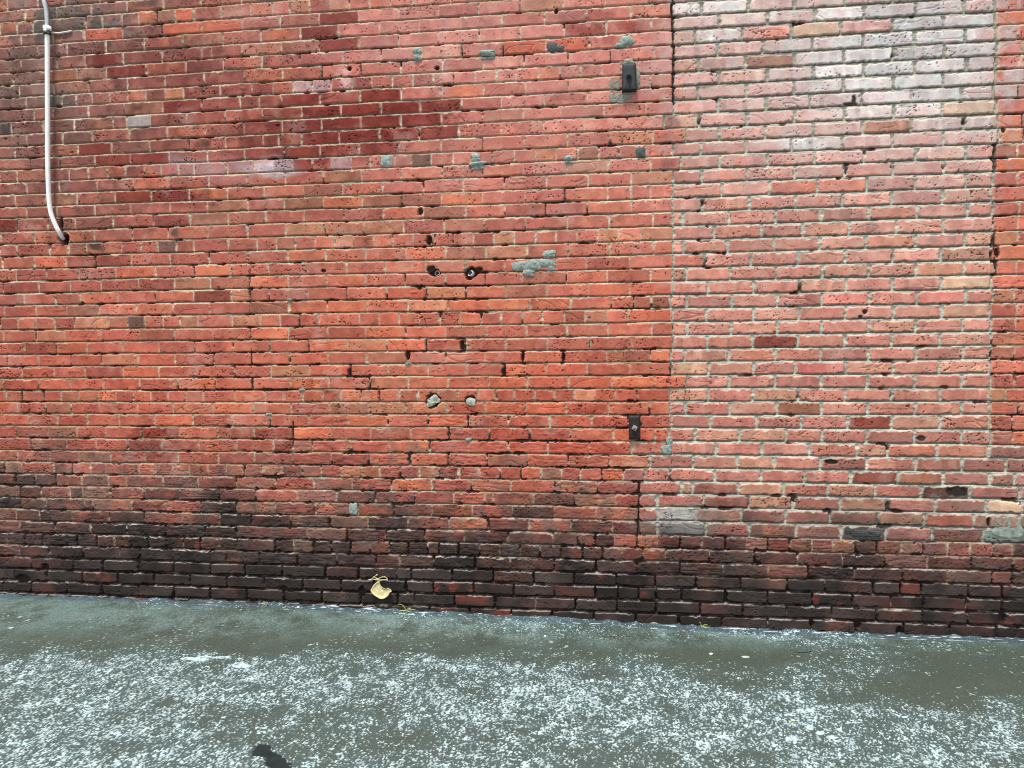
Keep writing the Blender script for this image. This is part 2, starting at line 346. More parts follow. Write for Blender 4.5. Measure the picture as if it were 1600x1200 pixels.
# bitten corners and edges
chip = sst(.42, .75, fbm(GX, GZ, .030, 2, 33) + .25 * (brnd(34) - .5)) * sst(-.016, -.002, sdf)
sdf = sdf + chip * (.005 + .004 * worn)
inb = sst(.0022, -.0030, sdf)
face = brnd(5, -.0022, .0022) + lx * brnd(6, -.012, .012) + lz * brnd(7, -.04, .04) + .0005 * n1 + .0005 * n3
rid = 1 - np.abs(noise(GX + .3 * GZ, GZ, .060, .013, 41)) ; rid2 = 1 - np.abs(fbm(GX, GZ, .025, 2, 44))
face = face - worn * ((rid ** 3) * .0036 * sst(.35, .8, brnd(42)) + rid2 ** 4 * .0022) + worn * n3 * .0015
crk = (np.abs(noise(GX + .9 * GZ * np.sign(brnd(46) - .5), GZ, .11, .05, 47)) < .035) & (brnd(48) > .72)
face = face - crk * .0022
# little blow holes in the clay
pv = noise(GX, GZ, .0062, .0058, 51); pm = noise(GX, GZ, .09, .05, 52)
pit = sst(.81, .93, pv + .26 * pm + .26 * (brnd(53) - .5) + .05 * worn)
face = face - pit * .0045
mort_old = -.0045 - .0045 * sst(-.1, .006, (ZW - zl - .004)) * 0
jz = np.clip((np.where(lz < 0, (ZW - zl), (ZW - zt))) / .005, -1, 1)    # + just above a bed, - just below one
under = np.where(lz > 0, 1.0, 0.0)                                     # joint half lying over this brick
# bed joint struck so that it leans back under the brick above: proud at its foot, deep at its head
mh = np.where(qz > qx, np.where(lz > 0, -.0035, -.0140), -.0055)
mh = mh * (1 - thick) + thick * np.where(qz > qx, np.where(lz > 0, -.0045, -.0110), -.0080)
mh = mh + .0022 * fbm(GX, GZ, .013, 2, 61) + .001 * n2
smear = sst(.25, .7, fbm(GX, GZ, .05, 2, 63)) * (1 - lower)
mh = mh + .0040 * smear
gap = sst(.28, .60, fbm(GX, GZ, .085, 3, 65) + .24 * worn * (GX < 10) - .25 * thick + .42 * sst(.35, .95, soot) * (1 - .5 * (cpx > 1000)))
DEEP = [(722,540,5,13),(787,581,5,12),(637,555,5,12),(817,557,4,12),(880,558,5,12),(546,581,5,12),(391,430,6,30),(391,490,6,35),(394,575,7,30),(458,678,7,20),(1555,240,5,30),(1555,400,5,40),(1553,560,4,30),(425,745,20,4),(404,700,5,12),(701,680,3,12),
 (640,660,90,3),(760,655,60,3),(720,446,42,4),(986,478,45,4),(1052,30,3,70),(1052,120,3,45),(998,800,4,50),(997,860,4,30),(700,714,3,14),(600,648,3,10),(870,690,70,3),(340,608,130,4),
 (150,885,20,9),(165,880,5,22),(35,915,24,14),(640,925,14,18),(560,925,6,16),(447,925,7,20),(1340,975,8,14),(1409,984,6,16),(1268,972,5,14),(1567,920,5,60),(1195,960,6,16),(1063,975,5,12),
 (1410,980,20,10),(800,725,60,3),(930,730,80,3),(730,726,60,4),(520,726,40,4),(30,605,60,4),(65,620,4,14),(34,625,3,12),(980,185,20,4),(1025,140,5,30),(660,445,4,8),(817,745,4,14),(898,780,4,14),(975,735,8,5),(1016,545,10,4)]
gap = np.maximum(gap, (K >= 44) * sst(-.9, .1, fbm(GX, GZ, .10, 2, 66)) * np.where(lz > 0, .9, 1))
gpx = PX + 2.0 * n1; gpy = PY + 1.5 * n1
for (x_, y_, rx_, ry_) in DEEP:
    m = (np.abs(PX - x_) < rx_ * 1.6 + 4) & (np.abs(PY - y_) < ry_ * 1.6 + 4)
    e = ((gpx[m] - x_) / (rx_ + 1)) ** 2 + ((gpy[m] - y_) / (ry_ + 1)) ** 2
    gap[m] = np.maximum(gap[m], sst(1.25, .75, e))
mh = mh - gap * (.014 + .012 * lower * sst(.5, 1, soot))
H = mh * (1 - inb) + np.maximum(face, mh - .001) * inb
H = H - .0045 * thick * (cpx < 1560) * (cpy < 800)
# holes knocked in the wall: (x, y, rx, ry, depth)
HOLES = [(722,540,4,9,.022),(787,581,4,8,.022),(637,555,4,8,.022),(817,557,3,8,.02),(880,558,3,8,.02),(546,582,3,8,.02),(565,925,5,9,.03),(34,905,12,7,.03),(70,886,6,6,.025),(1405,985,5,6,.03),(1340,975,6,8,.03),(1567,965,6,12,.03),(1268,973,4,7,.025),(443,920,5,5,.03),(216,876,4,6,.02),(205,848,5,4,.01),(99,373,8,10,.07),(95,352,3.5,14,.03),(679,426,10,6.5,.032),(672,421,6,5,.016),(736,425,12,8.5,.036),(733,434,6,4,.03),(748,421,6,4,.02),(676,419,4,4,.014),(676,626,12,12,.020),(735,626,9,9,.018),(546,107,3.5,4,.02),(683,106,4,3.5,.022),
 (670,375,4.5,9,.028),(657,330,4,6,.015),(869,18,3,5,.02),(998,232,0.1,0.1,.001),(1497,769,19,8.5,.012),(128,474,4,3,.014),(535,142,6,3,.015),(1558,395,4,8,.015),(1300,722,12,4,.012),
 (1345,495,4,3,.01),(1477,605,8,3,.01),(655,450,4,3,.01),(1352,487,4,4,.014),(505,423,4,3,.012),(1568,203,4,5,.008),(1545,816,3,8,.016),(1330,162,12,3,.014),(1335,155,4,7,.012),(1440,685,7,5,.01)]
HOLES += [(391,432,.9,13,.005),(391.5,470,.9,9,.005),(392.5,560,1.2,16,.009),(393,598,1.3,9,.010),(457.5,678,1.8,18,.014),(431,746,1.6,8,.01),(1554,390,1.6,30,.010)]
hole = np.zeros_like(GX)
for (x_, y_, rx_, ry_, dp) in HOLES:
    m = (np.abs(PX - x_) < rx_ * 1.7 + 3) & (np.abs(PY - y_) < ry_ * 1.7 + 3)
    e = np.sqrt(((PX[m] - x_) / rx_) ** 2 + ((PY[m] - y_) / ry_) ** 2) + .16 * n1[m] + .08 * n2[m]
    f = sst(1.08, .80, e); H[m] = H[m] * (1 - f) - dp * f; hole[m] = np.maximum(hole[m], f)

# ---- colours (clay, lime and soot, with some light and shade painted in)
def pick(seed, pal):
    u = brnd(seed); out = np.zeros(GX.shape + (3,), np.float32); acc = 0
    for wgt, c in pal:
        m = (u >= acc) & (u < acc + wgt + 1e-6); out[m] = lin(c); acc += wgt
    return out
P_OLD = [(.22,(184,104,84)),(.16,(164,90,74)),(.14,(190,108,80)),(.10,(152,88,76)),(.12,(202,112,72)),(.11,(146,98,76)),(.07,(132,66,56)),(.08,(178,126,92))]
P_INF = [(.22,(186,112,98)),(.14,(172,104,92)),(.14,(190,120,98)),(.10,(150,96,86)),(.16,(190,144,114)),(.12,(160,118,96)),(.08,(198,130,118)),(.04,(130,80,72))]
C = np.where(infill[..., None], pick(71, P_INF), pick(72, P_OLD))
FX = np.array([0, 250, 500, 750, 1000, 1250, 1560.]); FY = np.array([-60, 40, 200, 400, 600, 730, 900.])
FC_OLD = [[(118,94,90),(140,92,84),(168,96,86),(200,134,124),(204,132,122),(196,130,118),(190,110,96)],
 [(120,94,90),(142,92,84),(160,90,80),(200,130,120),(200,126,116),(196,126,114),(190,108,94)],
 [(124,84,78),(136,78,70),(146,70,60),(186,112,100),(198,122,110),(196,120,106),(198,106,90)],
 [(160,84,70),(172,90,74),(184,102,84),(194,108,90),(198,112,92),(196,112,96),(196,104,84)],
 [(180,86,64),(186,91,67),(192,97,70),(197,99,71),(196,92,65),(196,104,80),(192,98,78)],
 [(150,78,64),(160,80,64),(172,82,66),(178,82,62),(172,78,62),(160,90,78),(150,92,80)],
 [(130,64,54),(130,64,54),(130,64,54),(130,62,52),(130,62,52),(136,70,60),(130,72,62)]]
FC_INF = [[(206,176,170)] * 5 + [(210,184,180),(208,188,186)], [(206,166,158)] * 5 + [(206,172,166),(206,182,180)], [(202,152,138)] * 5 + [(202,156,144),(202,166,156)],
 [(204,138,124)] * 5 + [(206,146,130),(204,152,134)], [(200,130,114)] * 5 + [(202,136,118),(200,140,120)], [(172,108,94)] * 5 + [(184,116,100),(160,114,100)], [(140,80,70)] * 7]
def field(F_):  # mostly paler higher up: stronger skylight painted into the brick tone
    L_ = lin(np.array(F_, float)); out = np.empty(GX.shape + (3,), np.float32)
    qx_ = np.clip(cpx * .6 + PX * .4 + 40 * n3, FX[0], FX[-1]); qy_ = np.clip(cpy * .5 + PY * .5 + 22 * n3, FY[0], FY[-1])
    ix = np.clip(np.searchsorted(FX, qx_) - 1, 0, 5); iy = np.clip(np.searchsorted(FY, qy_) - 1, 0, 5)
    tx = ((qx_ - FX[ix]) / (FX[ix + 1] - FX[ix]))[..., None]; ty = ((qy_ - FY[iy]) / (FY[iy + 1] - FY[iy]))[..., None]
    return (L_[iy, ix] * (1 - tx) + L_[iy, ix + 1] * tx) * (1 - ty) + (L_[iy + 1, ix] * (1 - tx) + L_[iy + 1, ix + 1] * tx) * ty
wf = (.54 + .50 * (brnd(74) - .5))[..., None]
C = C * (1 - wf) + wf * np.where(infill[..., None], field(FC_INF), field(FC_OLD)) * (1 + .30 * (brnd(75) - .5))[..., None]
upper_left = .0 * sst(420, 120, PY) * sst(520, 120, PX)
C = C * (1 - .62 * upper_left[..., None]) + .62 * upper_left[..., None] * (lin((134, 84, 76)) * (1 + .5 * (brnd(73) - .5))[..., None])
upc = 0 * sst(380, 60, PY) * sst(300, 600, PX) * sst(1050, 900, PX) * .5
C = C * (1 - upc[..., None]) + upc[..., None] * lin((192, 120, 110))
# stains and bleaching with a shape of their own: x, y, rx, ry, colour, strength, how strongly each brick differs
ST = [(60,190,110,150,(104,78,74),.42,.2),(235,105,120,60,(112,64,58),.34,.3),(150,230,90,60,(108,66,60),.36,.3),(420,190,60,60,(116,60,54),.3,.4),(360,60,70,40,(186,116,106),.4,.4),(700,60,160,70,(206,138,128),.40,.4),(900,150,150,120,(206,134,122),.35,.4),(700,260,160,50,(204,136,124),.30,.4),(690,105,14,70,(214,168,160),.3,.2),(540,120,14,30,(214,176,174),.5,.2),(110,25,95,24,(92,92,90),.85,.3),(110,52,110,16,(84,80,78),.7,.5),(160,45,26,14,(70,68,66),.7,.2),(30,130,60,60,(110,84,78),.5,.4),(95,150,40,22,(96,92,88),.6,.3),(8,200,14,12,(62,62,62),.9,.2),
 (300,120,70,60,(124,62,56),.4,.6),(470,55,70,34,(130,64,56),.35,.9),(560,185,150,46,(126,44,36),.80,.55),(470,225,120,35,(118,46,40),.6,.6),(250,90,90,60,(118,58,52),.40,.8),(400,20,60,20,(196,120,108),.5,.5),(560,60,120,60,(200,128,118),.35,.6),(350,170,110,60,(130,62,56),.35,.7),
 (420,262,46,15,(205,196,206),.8,.3),(300,262,60,20,(170,130,136),.5,.7),(360,270,90,20,(176,136,136),.4,.6),(320,226,14,8,(52,44,42),.8,.1),(150,345,80,50,(124,74,66),.4,.5),(270,310,60,14,(112,46,40),.6,.6),
 (272,364,7,10,(60,60,58),.8,.1),(150,385,12,8,(50,46,44),.85,.1),(228,5,30,6,(80,74,72),.5,.3),(915,25,60,16,(140,60,54),.5,.6),(915,48,40,10,(144,52,42),.6,.4),(985,42,18,10,(150,54,46),.6,.4),(955,60,16,12,(142,62,56),.5,.3),
 (1050,192,16,12,(120,56,54),.7,.1),(1040,215,20,8,(140,66,66),.5,.1),(1045,255,12,8,(130,70,66),.6,.1),(1330,120,260,190,(196,170,166),.62,.55),(1395,100,190,130,(208,196,194),.66,.4),(1430,45,110,40,(194,188,188),.7,.5),(1340,130,70,60,(214,206,204),.6,.6),(1370,170,70,20,(224,216,214),.5,.8),
 (1140,20,90,30,(228,212,210),.65,.7),(1110,90,90,90,(212,170,164),.40,.6),(1490,120,70,60,(200,194,190),.5,.7),(1250,200,200,80,(206,160,150),.38,.7),(1300,330,260,140,(200,140,122),.25,.7),(1250,222,60,14,(214,206,204),.5,.8),
 (1575,90,20,14,(200,70,50),.6,.2),(1300,500,300,160,(196,116,100),.15,.6),(960,450,90,50,(196,82,56),.30,.5),(880,600,160,60,(186,76,48),.35,.6),(900,680,160,40,(180,66,42),.4,.6),(620,500,200,80,(196,86,58),.22,.7),
 (180,600,220,90,(184,76,56),.30,.6),(230,690,40,22,(130,48,36),.6,.4),(60,690,60,12,(150,50,40),.4,.5),(1560,820,44,40,(140,140,126),.55,.5),(1500,820,60,40,(110,90,82),.45,.5),(1400,800,160,60,(140,90,80),.3,.7),(1240,860,50,20,(120,90,84),.4,.5),
 (1080,815,60,28,(136,130,118),.55,.5),(1440,750,60,20,(150,104,84),.4,.5),(300,745,90,20,(128,84,74),.4,.5),(120,760,140,30,(100,80,74),.5,.5),(1380,590,60,40,(150,80,74),.2,.5),(870,855,18,10,(140,60,44),.5,.2),(180,825,60,26,(118,54,44),.75,.3),(440,832,30,9,(146,60,46),.9,.2)]
for (x_, y_, rx_, ry_, col, s_, v_) in ST:
    m = (np.abs(PX - x_) < rx_ * 1.9) & (np.abs(PY - y_) < ry_ * 1.9)
    if not m.any(): continue
    e = np.sqrt(((PX[m] - x_) / rx_) ** 2 + ((PY[m] - y_) / ry_) ** 2) + .35 * n3[m] + .15 * n1[m]
    f = sst(1.35, .35, e) * s_ * (1 - .6 * v_ + .6 * v_ * 2 * brnd(int(x_ * 7 + y_) % 997)[m]); f = np.clip(f, 0, 1)[:, None]
    C[m] = C[m] * (1 - f) + lin(col) * f
# single bricks that stand out
ONE = {(200,98,70):'162,55 287,23 345,42 75,410 210,425 283,43 735,478 603,500 505,580 637,458 1015,490 1030,587 865,660 1495,812 605,715 680,657 635,540 1072,408 1420,700 1345,658 675,893 895,75 840,73 1200,45 1245,290 1305,297 1150,45',
 (196,126,92):'270,147 668,480 855,243 912,618 1388,378 985,218 1475,420 1470,700 430,733 120,505 1395,165 1060,100 1570,370 1170,545 935,366 690,460',
 (150,96,72):'545,277 475,317 597,315 655,733 918,240 1030,475 1270,638 1180,825 1470,745 1385,855 1252,855 545,635 110,115 115,674 90,640 1240,100 1375,200 1560,470',
 (122,44,36):'528,30 497,53 515,70 478,158 590,150 560,170 610,170 595,190 658,190 500,218 580,210 690,208 695,165 472,237 590,232 472,257 10,355 212,310 265,308 330,463 225,678 245,695 280,752 430,697 165,92 190,115 150,250 260,250 170,229 300,168 1350,660 975,822 1220,530 1340,750',
 (168,166,162):'213,190 1065,800 1060,823', (78,70,64):'655,252 260,388 225,505', (146,122,124):'535,257 440,262',(200,160,160):'502,135 470,135',
 (222,210,205):'1135,8 1310,22 1312,112 1358,130 1432,128 1360,175 1278,225 1105,57 1515,167 1095,20',(214,176,144):'1510,440 1500,168 1560,795 1250,45',(222,112,104):'1470,463 1345,457 1300,570 1340,40',
 (40,36,34):'1497,769',(66,66,64):'1360,833 1345,832',(134,148,138):'1565,838 1590,838',(156,62,44):'605,875 865,860 1045,842 1440,975 1390,932 1550,950 1230,850 1285,855',(190,184,182):'1430,32 1500,30 1490,80 1385,105 1465,130 1500,150 1355,85 1415,80'}
jrow = {}
for col, s in ONE.items():
    for t in s.split():
        x_, y_ = map(float, t.split(',')); p = wall_at(x_, y_)
        if not (gx[0] < p[0] < gx[-1]): continue
        i = np.searchsorted(gz, p[2]); j = np.searchsorted(gx, p[0]); m = (R == R[i, j]) & (BI == BI[i, j])
        k1 = .45 if infill[i, j] and col[0] > 195 and col[1] < 130 else .75; C[m] = C[m] * (1 - k1) + k1 * lin(col)
# clay mottling, kiln ghosts, scratches
lum_ = (C * np.array([.34, .56, .10])).sum(-1, keepdims=True); ds_ = np.where(infill[..., None], .05, .08)
C = C * (1 - ds_) + ds_ * lum_ * np.array([1.05, 1.0, .92])
n4 = fbm(lx * 1.0 + brnd(78) * 7, lz + brnd(79) * 9, .045, 3, 58)
C = C * (1 + .16 * n3 + .10 * n1 + .07 * n2 + .10 * (brnd(81) - .5) * 2)[..., None]
mx_ = (sst(.05, .6, n4) * .42 * (1 - soot))[..., None]; C = C * (1 - mx_) + mx_ * C * np.array([1.12, 1.42, 1.35])
mx_ = (sst(.05, .6, -n4) * .30)[..., None]; C = C * (1 - mx_) + mx_ * C * np.array([.74, .58, .58])
band = sst(.25, .45, noise(lx + brnd(82) * 9, ZC * 0 + brnd(83) * 50, .030, 1, 84)) * (brnd(85) > .55) * (.35 + .65 * thick)
C = C * (1 + .20 * band * np.sign(brnd(86) - .35))[..., None]
C = C * (1 + .30 * chip * (1 - soot))[..., None]
pale = sst(.35, .8, fbm(GX, GZ, .12, 3, 87)) * .16 * (1 - .5 * soot)
C = C * (1 - pale[..., None]) + pale[..., None] * lin((205, 178, 168))
edge = sst(-.006, -.001, sdf) * (.22 + .30 * sst(-.2, .5, fbm(GX, GZ, .04, 2, 88)) * (lz > -b * .5)) * (1 - soot)                        # lime left on the arrises
C = C * (1 - edge[..., None]) + edge[..., None] * lin((206, 176, 158))
C = C * (1 - .72 * pit)[..., None]
# soot and damp: a grey-brown film that thickens to near black at the foot
film = sst(-80 + 34 * (PX > 0) * sst(850, 1050, PX), 20 + 34 * sst(850, 1050, PX), PY - soot_y + 40 * fbm(GX, GZ, .30, 3, 12) + 46 * (brnd(32) - .5) * 2)
film = (film * .72 * sst(-.9, .3, fbm(GX, GZ, .06, 2, 13)))[..., None]
C = C * (1 - film) + film * (lin((98, 89, 84)) * (1 + .25 * n3 + .5 * (brnd(14) - .5))[..., None] * .82 + C * .10)
C = C * (1 - soot[..., None]) + soot[..., None] * (C * .02 + lin((52, 46, 43)) * (.50 + .5 * brnd(89))[..., None] * (1 + .35 * n3)[..., None])
redb = ((brnd(91) > .72) * soot * sst(.3, 1.0, brnd(92)) * .7)[..., None] * sst(-.1, .4, n3)[..., None]
C = C * (1 - redb) + redb * lin((112, 52, 40))
arr = (soot * sst(-.0055, -.0016, sdf) * (qz > qx) * sst(.0, .4, lz / b) * sst(-.30, .30, fbm(GX, GZ, .06, 2, 99) + .5 * (brnd(98) - .5)) * .9 * np.where(K >= 44, .55, 1))[..., None]
C = C * (1 - arr) + arr * lin((190, 180, 172))
spall = (worn * soot * sst(.75, .95, rid) * .30)[..., None] * (brnd(93) > .5)[..., None]
C = C * (1 - spall) + spall * lin((92, 72, 66))
# mortar
mort_l = lin((206, 190, 164)); mort_m = lin((160, 140, 112)); mort_i = lin((174, 171, 156))
t = sst(-.5, .5, fbm(GX, GZ, .18, 2, 95))[..., None]
M = mort_l * t + mort_m * (1 - t); hd = (qx > qz)[..., None]
M = np.where(hd, M * .3 + mort_l * .58, np.where(lz[..., None] > 0, M * .84, M * .38))  # bed joints darker beneath each brick: its shadow line painted into the mortar
grn = sst(.1, .6, fbm(GX, GZ, .4, 2, 96))[..., None]
M = M * (1 - .25 * grn) + .25 * grn * lin((130, 128, 90))
MI = mort_i * (1 + .22 * n3)[..., None] * np.where((qz > qx) & (lz < 0), .42, 1.0)[..., None]; tb = sst(250, 60, PY)[..., None] * .35; MI = MI * (1 - tb) + lin((104, 108, 104)) * tb  # same painted shadow line under the infill bricks
M = np.where(infill[..., None], MI, M)
up_ = (sst(420, 150, PY) * .40 * (1 - thick) * sst(-.6, .4, fbm(GX, GZ, .3, 2, 93)))[..., None]; M = M * (1 - up_) + up_ * lin((214, 200, 186))
M = M * (1 + .12 * n1)[..., None]
M = M * (1 - .5 * film) + .5 * film * lin((120, 110, 100)); dust = (sst(-.1, .7, fbm(GX, GZ, .14, 3, 94) + .5 * sst(350, 650, PY)) * .55 * (1 - thick))[..., None]; M = M * (1 - dust) + dust * lin((146, 98, 78)); ms = (soot * .80)[..., None]; crust = sst(.10, .50, fbm(GX, GZ, .05, 2, 97) - .15 * lower * (cpx < 1000))[..., None] * (lz > 0)[..., None] * .75
M = M * (1 - ms) + ms * (lin((58, 52, 48)) * (1 - crust) + lin((190, 186, 180)) * crust)
gd = (gap * .88)[..., None]; M = M * (1 - gd) + gd * lin((48, 40, 36))  # open joints darkened in colour to deepen their shade
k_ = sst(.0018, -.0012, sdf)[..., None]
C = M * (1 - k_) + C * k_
hd_ = (hole * .92)[..., None]; C = C * (1 - hd_) + hd_ * lin((44, 36, 33))  # hole insides tinted dark, shade painted on top of the real depth
tint = np.empty(GX.shape + (4,), np.float32); tint[..., :3] = np.clip(C, .004, .9); tint[..., 3] = np.clip(soot * .8 + .05, 0, 1)
P = np.stack([GX, -H, GZ], -1)

wall = empty('brick_wall', (0, 0, 0), 'tall weathered red brick wall, sooty along its foot, with a bricked-up opening', 'wall')
fm = infill[:-1, :-1]
m_brick = attr_mat('fired_clay_and_lime')
m_infill = attr_mat('later_clay_and_cement')
link('brickwork', grid_mesh('brickwork', P, ~fm, tint), m_brick, wall)
o = link('bricked_up_opening', grid_mesh('bricked_up_opening', P, fm, tint), m_infill, wall)
o['label'] = 'paler pinkish bricks in thick grey mortar filling an old opening'
bm = bmesh.new()
bmesh.ops.create_cube(bm, size=1.0, matrix=Matrix.Translation(((XL + XR) / 2, .23, 2.85)) @ Matrix.Diagonal((XR - XL - .1, .28, 6.0, 1)))
bm_obj('wall_core', bm, mat('rough_core', (.22, .10, .07), .95), wall, smooth=False)

# ------------------------------------------------------------------ pavement: one sheet out to the horizon, fine near the wall
def grow(start, end, d, f=1.22):
    out = []; x = start; s = d; sg = 1 if end > start else -1
    while (end - x) * sg > 0: x += s * sg; s *= f; out.append(x)
    return out
ax = np.array(grow(-3.7, -70, .02)[::-1] + list(np.arange(-3.7, 2.75, .0031)) + grow(2.75, 70, .02))
ay = np.array(grow(-1.95, -70, .02)[::-1] + list(np.arange(-1.95, .012, .0034)) + [.15, .5])
QX, QY = [q.astype(np.float32) for q in np.meshgrid(ax, ay)]
ZG = np.interp(ax, [-3.4, -1.7, -.3, 1.0, 2.2], [.023, .029, .009, -.016, -.012])[None, :] * np.clip(1 + (QY + .0) / 2.5, 0, 1)
gx_, gy_ = chart(QX.astype(float), QY.astype(float), 0.0)
gx_ = np.clip(gx_, -900, 2500); gy_ = np.clip(gy_, 800, 2600)
m1 = fbm(QX, QY, .34, 4, 101); m2 = fbm(QX, QY, .09, 3, 105)
D = np.clip(.74 * sst(985, 1055, gy_ + 14 * m1) + .10, 0, 1)
FL = [(1010,1060,60,22,.35),(960,1095,110,26,.40),(1270,1125,120,34,.55),(1400,1165,140,22,.35),(480,1045,70,12,.3),(620,1055,150,26,.42),(360,1070,70,20,.5),(340,1030,40,6,.9),(420,1045,14,6,.6),(720,1090,200,50,.30),
 (200,1080,160,40,.30),(240,1130,120,50,.25),(60,1130,120,40,.2),(40,1060,50,16,.25),(900,1130,160,50,.25),(1180,1070,120,14,-.1),(1230,1095,80,20,.4),(1150,990,160,7,.55),(830,978,140,9,.55),(620,965,60,6,.4),(1250,995,90,12,.5),(1400,1008,80,7,.45),
 (300,950,200,8,.2),(1560,1100,60,14,.25),(1570,1150,50,30,.2),(560,1120,120,20,-.2),(330,1115,70,22,-.5),(400,1015,60,16,-.5),(110,1000,150,38,-.25),(130,975,120,30,-.2),(560,1003,190,24,-.55),(720,1008,60,14,-.5),(925,1045,36,26,-.55),
 (1100,1035,110,30,-.6),(1180,1015,120,20,-.4),(1440,1072,190,34,-.75),(1560,1050,120,44,-.75),(980,1130,60,18,-.45),(960,1160,50,14,-.3),(1180,1180,120,22,-.30),(1300,1060,40,12,.1),(860,1030,30,20,-.35),(650,1150,60,18,-.3),(1090,1130,40,14,-.25),(470,1150,40,14,-.25),(1540,1022,20,5,-.5)]
for (x_, y_, rx_, ry_, s_) in FL:
    e = ((gx_ + 26 * m1 + 10 * m2 - x_) / rx_) ** 2 + ((gy_ + 9 * m1 + 5 * m2 - y_) / ry_) ** 2
    D = D + s_ * np.exp(-e * .9)
D = np.clip(D, 0, 1)
far = sst(1.9, 3.5, -QY) + sst(3.3, 5, -QX) + sst(2.6, 4, QX)
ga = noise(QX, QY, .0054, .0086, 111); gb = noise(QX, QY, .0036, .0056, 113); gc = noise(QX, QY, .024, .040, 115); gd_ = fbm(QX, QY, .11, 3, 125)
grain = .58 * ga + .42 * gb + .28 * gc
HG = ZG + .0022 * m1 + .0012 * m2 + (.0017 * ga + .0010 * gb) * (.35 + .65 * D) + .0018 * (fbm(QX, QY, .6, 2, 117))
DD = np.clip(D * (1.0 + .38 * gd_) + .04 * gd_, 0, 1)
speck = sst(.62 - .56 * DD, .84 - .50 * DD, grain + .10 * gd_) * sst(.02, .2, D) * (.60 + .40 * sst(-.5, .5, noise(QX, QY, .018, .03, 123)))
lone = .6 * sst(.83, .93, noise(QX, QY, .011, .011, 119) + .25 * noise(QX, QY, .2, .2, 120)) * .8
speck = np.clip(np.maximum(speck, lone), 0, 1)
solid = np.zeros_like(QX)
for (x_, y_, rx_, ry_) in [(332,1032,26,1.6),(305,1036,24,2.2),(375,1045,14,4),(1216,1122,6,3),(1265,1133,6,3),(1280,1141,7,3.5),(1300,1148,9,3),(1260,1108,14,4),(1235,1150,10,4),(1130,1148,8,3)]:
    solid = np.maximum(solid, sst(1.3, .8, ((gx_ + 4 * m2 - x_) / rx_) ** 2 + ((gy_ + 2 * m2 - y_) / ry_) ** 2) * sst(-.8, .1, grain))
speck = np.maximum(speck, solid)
base = lin((64, 74, 64)) * (1 + .16 * m1 + .14 * gb * .8 + .14 * ga)[..., None]
haze_ = np.clip(DD * 1.0 + .10 * m2 + .10 * gd_, 0, 1)
cool = (haze_ * (.75 + .35 * gb))[..., None]
base = base * (1 - cool) + lin((76, 95, 94)) * cool
silt = (sst(1022, 975, gy_ + 10 * m1) * (.55 + .45 * sst(500, 700, gx_)) * sst(-.6, .5, m2 * .5 + .5 * m1 + .3 * gb) * .75)[..., None]
base = base * (1 - silt) + lin((124, 148, 146)) * silt * (1 + .35 * gb + .3 * ga)[..., None]
wet_edge = sst(-.085, -.045, QY + .014 * m2 + .012 * m1 - .02 * sst(300, 100, gx_)) [..., None] * .8
base = base * (1 - wet_edge) + lin((58, 76, 84)) * wet_edge * (1 + .5 * gb)[..., None]
HG = HG + .006 * sst(-.07, 0, QY) * (1 + m2) + .0035 * sst(-.03, 0, QY) * gc
GC = base * (1 - speck[..., None]) + lin((186, 208, 210)) * speck[..., None]  # sky glints off the wet grit painted in as pale specks and patches
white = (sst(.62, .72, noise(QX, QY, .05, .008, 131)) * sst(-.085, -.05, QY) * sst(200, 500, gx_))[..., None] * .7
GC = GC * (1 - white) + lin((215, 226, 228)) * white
dk = (sst(1.4, .7, ((gx_ + 4 * m2 - 1536) / 17) ** 2 + ((gy_ + 2 * m1 - 1023) / 4.5) ** 2))
HG = HG - .006 * dk; GC = GC * (1 - .8 * dk[..., None]) + .8 * dk[..., None] * lin((62, 74, 72))
# the tar-dark pool near the bottom, its bed a shallow dip
POOL = [(393,1177),(399,1167),(407,1162),(418,1163),(425,1168),(431,1175),(440,1181),(447,1187),(455,1194),(462,1206),(445,1214),(426,1204),(413,1196),(414,1185),(404,1183),(396,1184)]
pw = np.array([ground_at(x, y)[:2] for x, y in POOL])
mb = (QX > pw[:, 0].min() - .1) & (QX < pw[:, 0].max() + .1) & (QY > pw[:, 1].min() - .1) & (QY < pw[:, 1].max() + .1)
sx_, sy_ = QX[mb] + .006 * gb[mb] + .004 * ga[mb], QY[mb] + .006 * ga[mb]
ins = np.zeros(sx_.shape, bool); dmin = np.full(sx_.shape, 9.0)
for i in range(len(pw)):
    (x0, y0), (x1, y1) = pw[i - 1], pw[i]
    ins ^= ((y0 > sy_) != (y1 > sy_)) & (sx_ < (x1 - x0) * (sy_ - y0) / (y1 - y0 + 1e-12) + x0)
    t_ = np.clip(((sx_ - x0) * (x1 - x0) + (sy_ - y0) * (y1 - y0)) / ((x1 - x0) ** 2 + (y1 - y0) ** 2), 0, 1)
    dmin = np.minimum(dmin, np.hypot(sx_ - x0 - t_ * (x1 - x0), sy_ - y0 - t_ * (y1 - y0)))
sd_ = np.where(ins, dmin, -dmin); f = sst(-.002, .006, sd_)
zp = float(np.median(HG[mb][ins]))
HG[mb] = HG[mb] * (1 - f) + f * (zp - .007 + .001 * m2[mb])
GC[mb] = GC[mb] * (1 - f[:, None]) + f[:, None] * lin((40, 48, 50))
QT = np.empty(QX.shape + (4,), np.float32)
nearf = np.clip(1 - far, 0, 1)
GC = GC * nearf[..., None] + lin((100, 106, 100)) * (1 - nearf)[..., None]
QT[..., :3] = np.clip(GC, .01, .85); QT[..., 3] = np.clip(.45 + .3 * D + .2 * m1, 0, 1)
gm = attr_mat('damp_asphalt', fine=260, var=.20, bump=.55, dist=.0025, r_dry=.8, r_wet=.26, spec=.5)
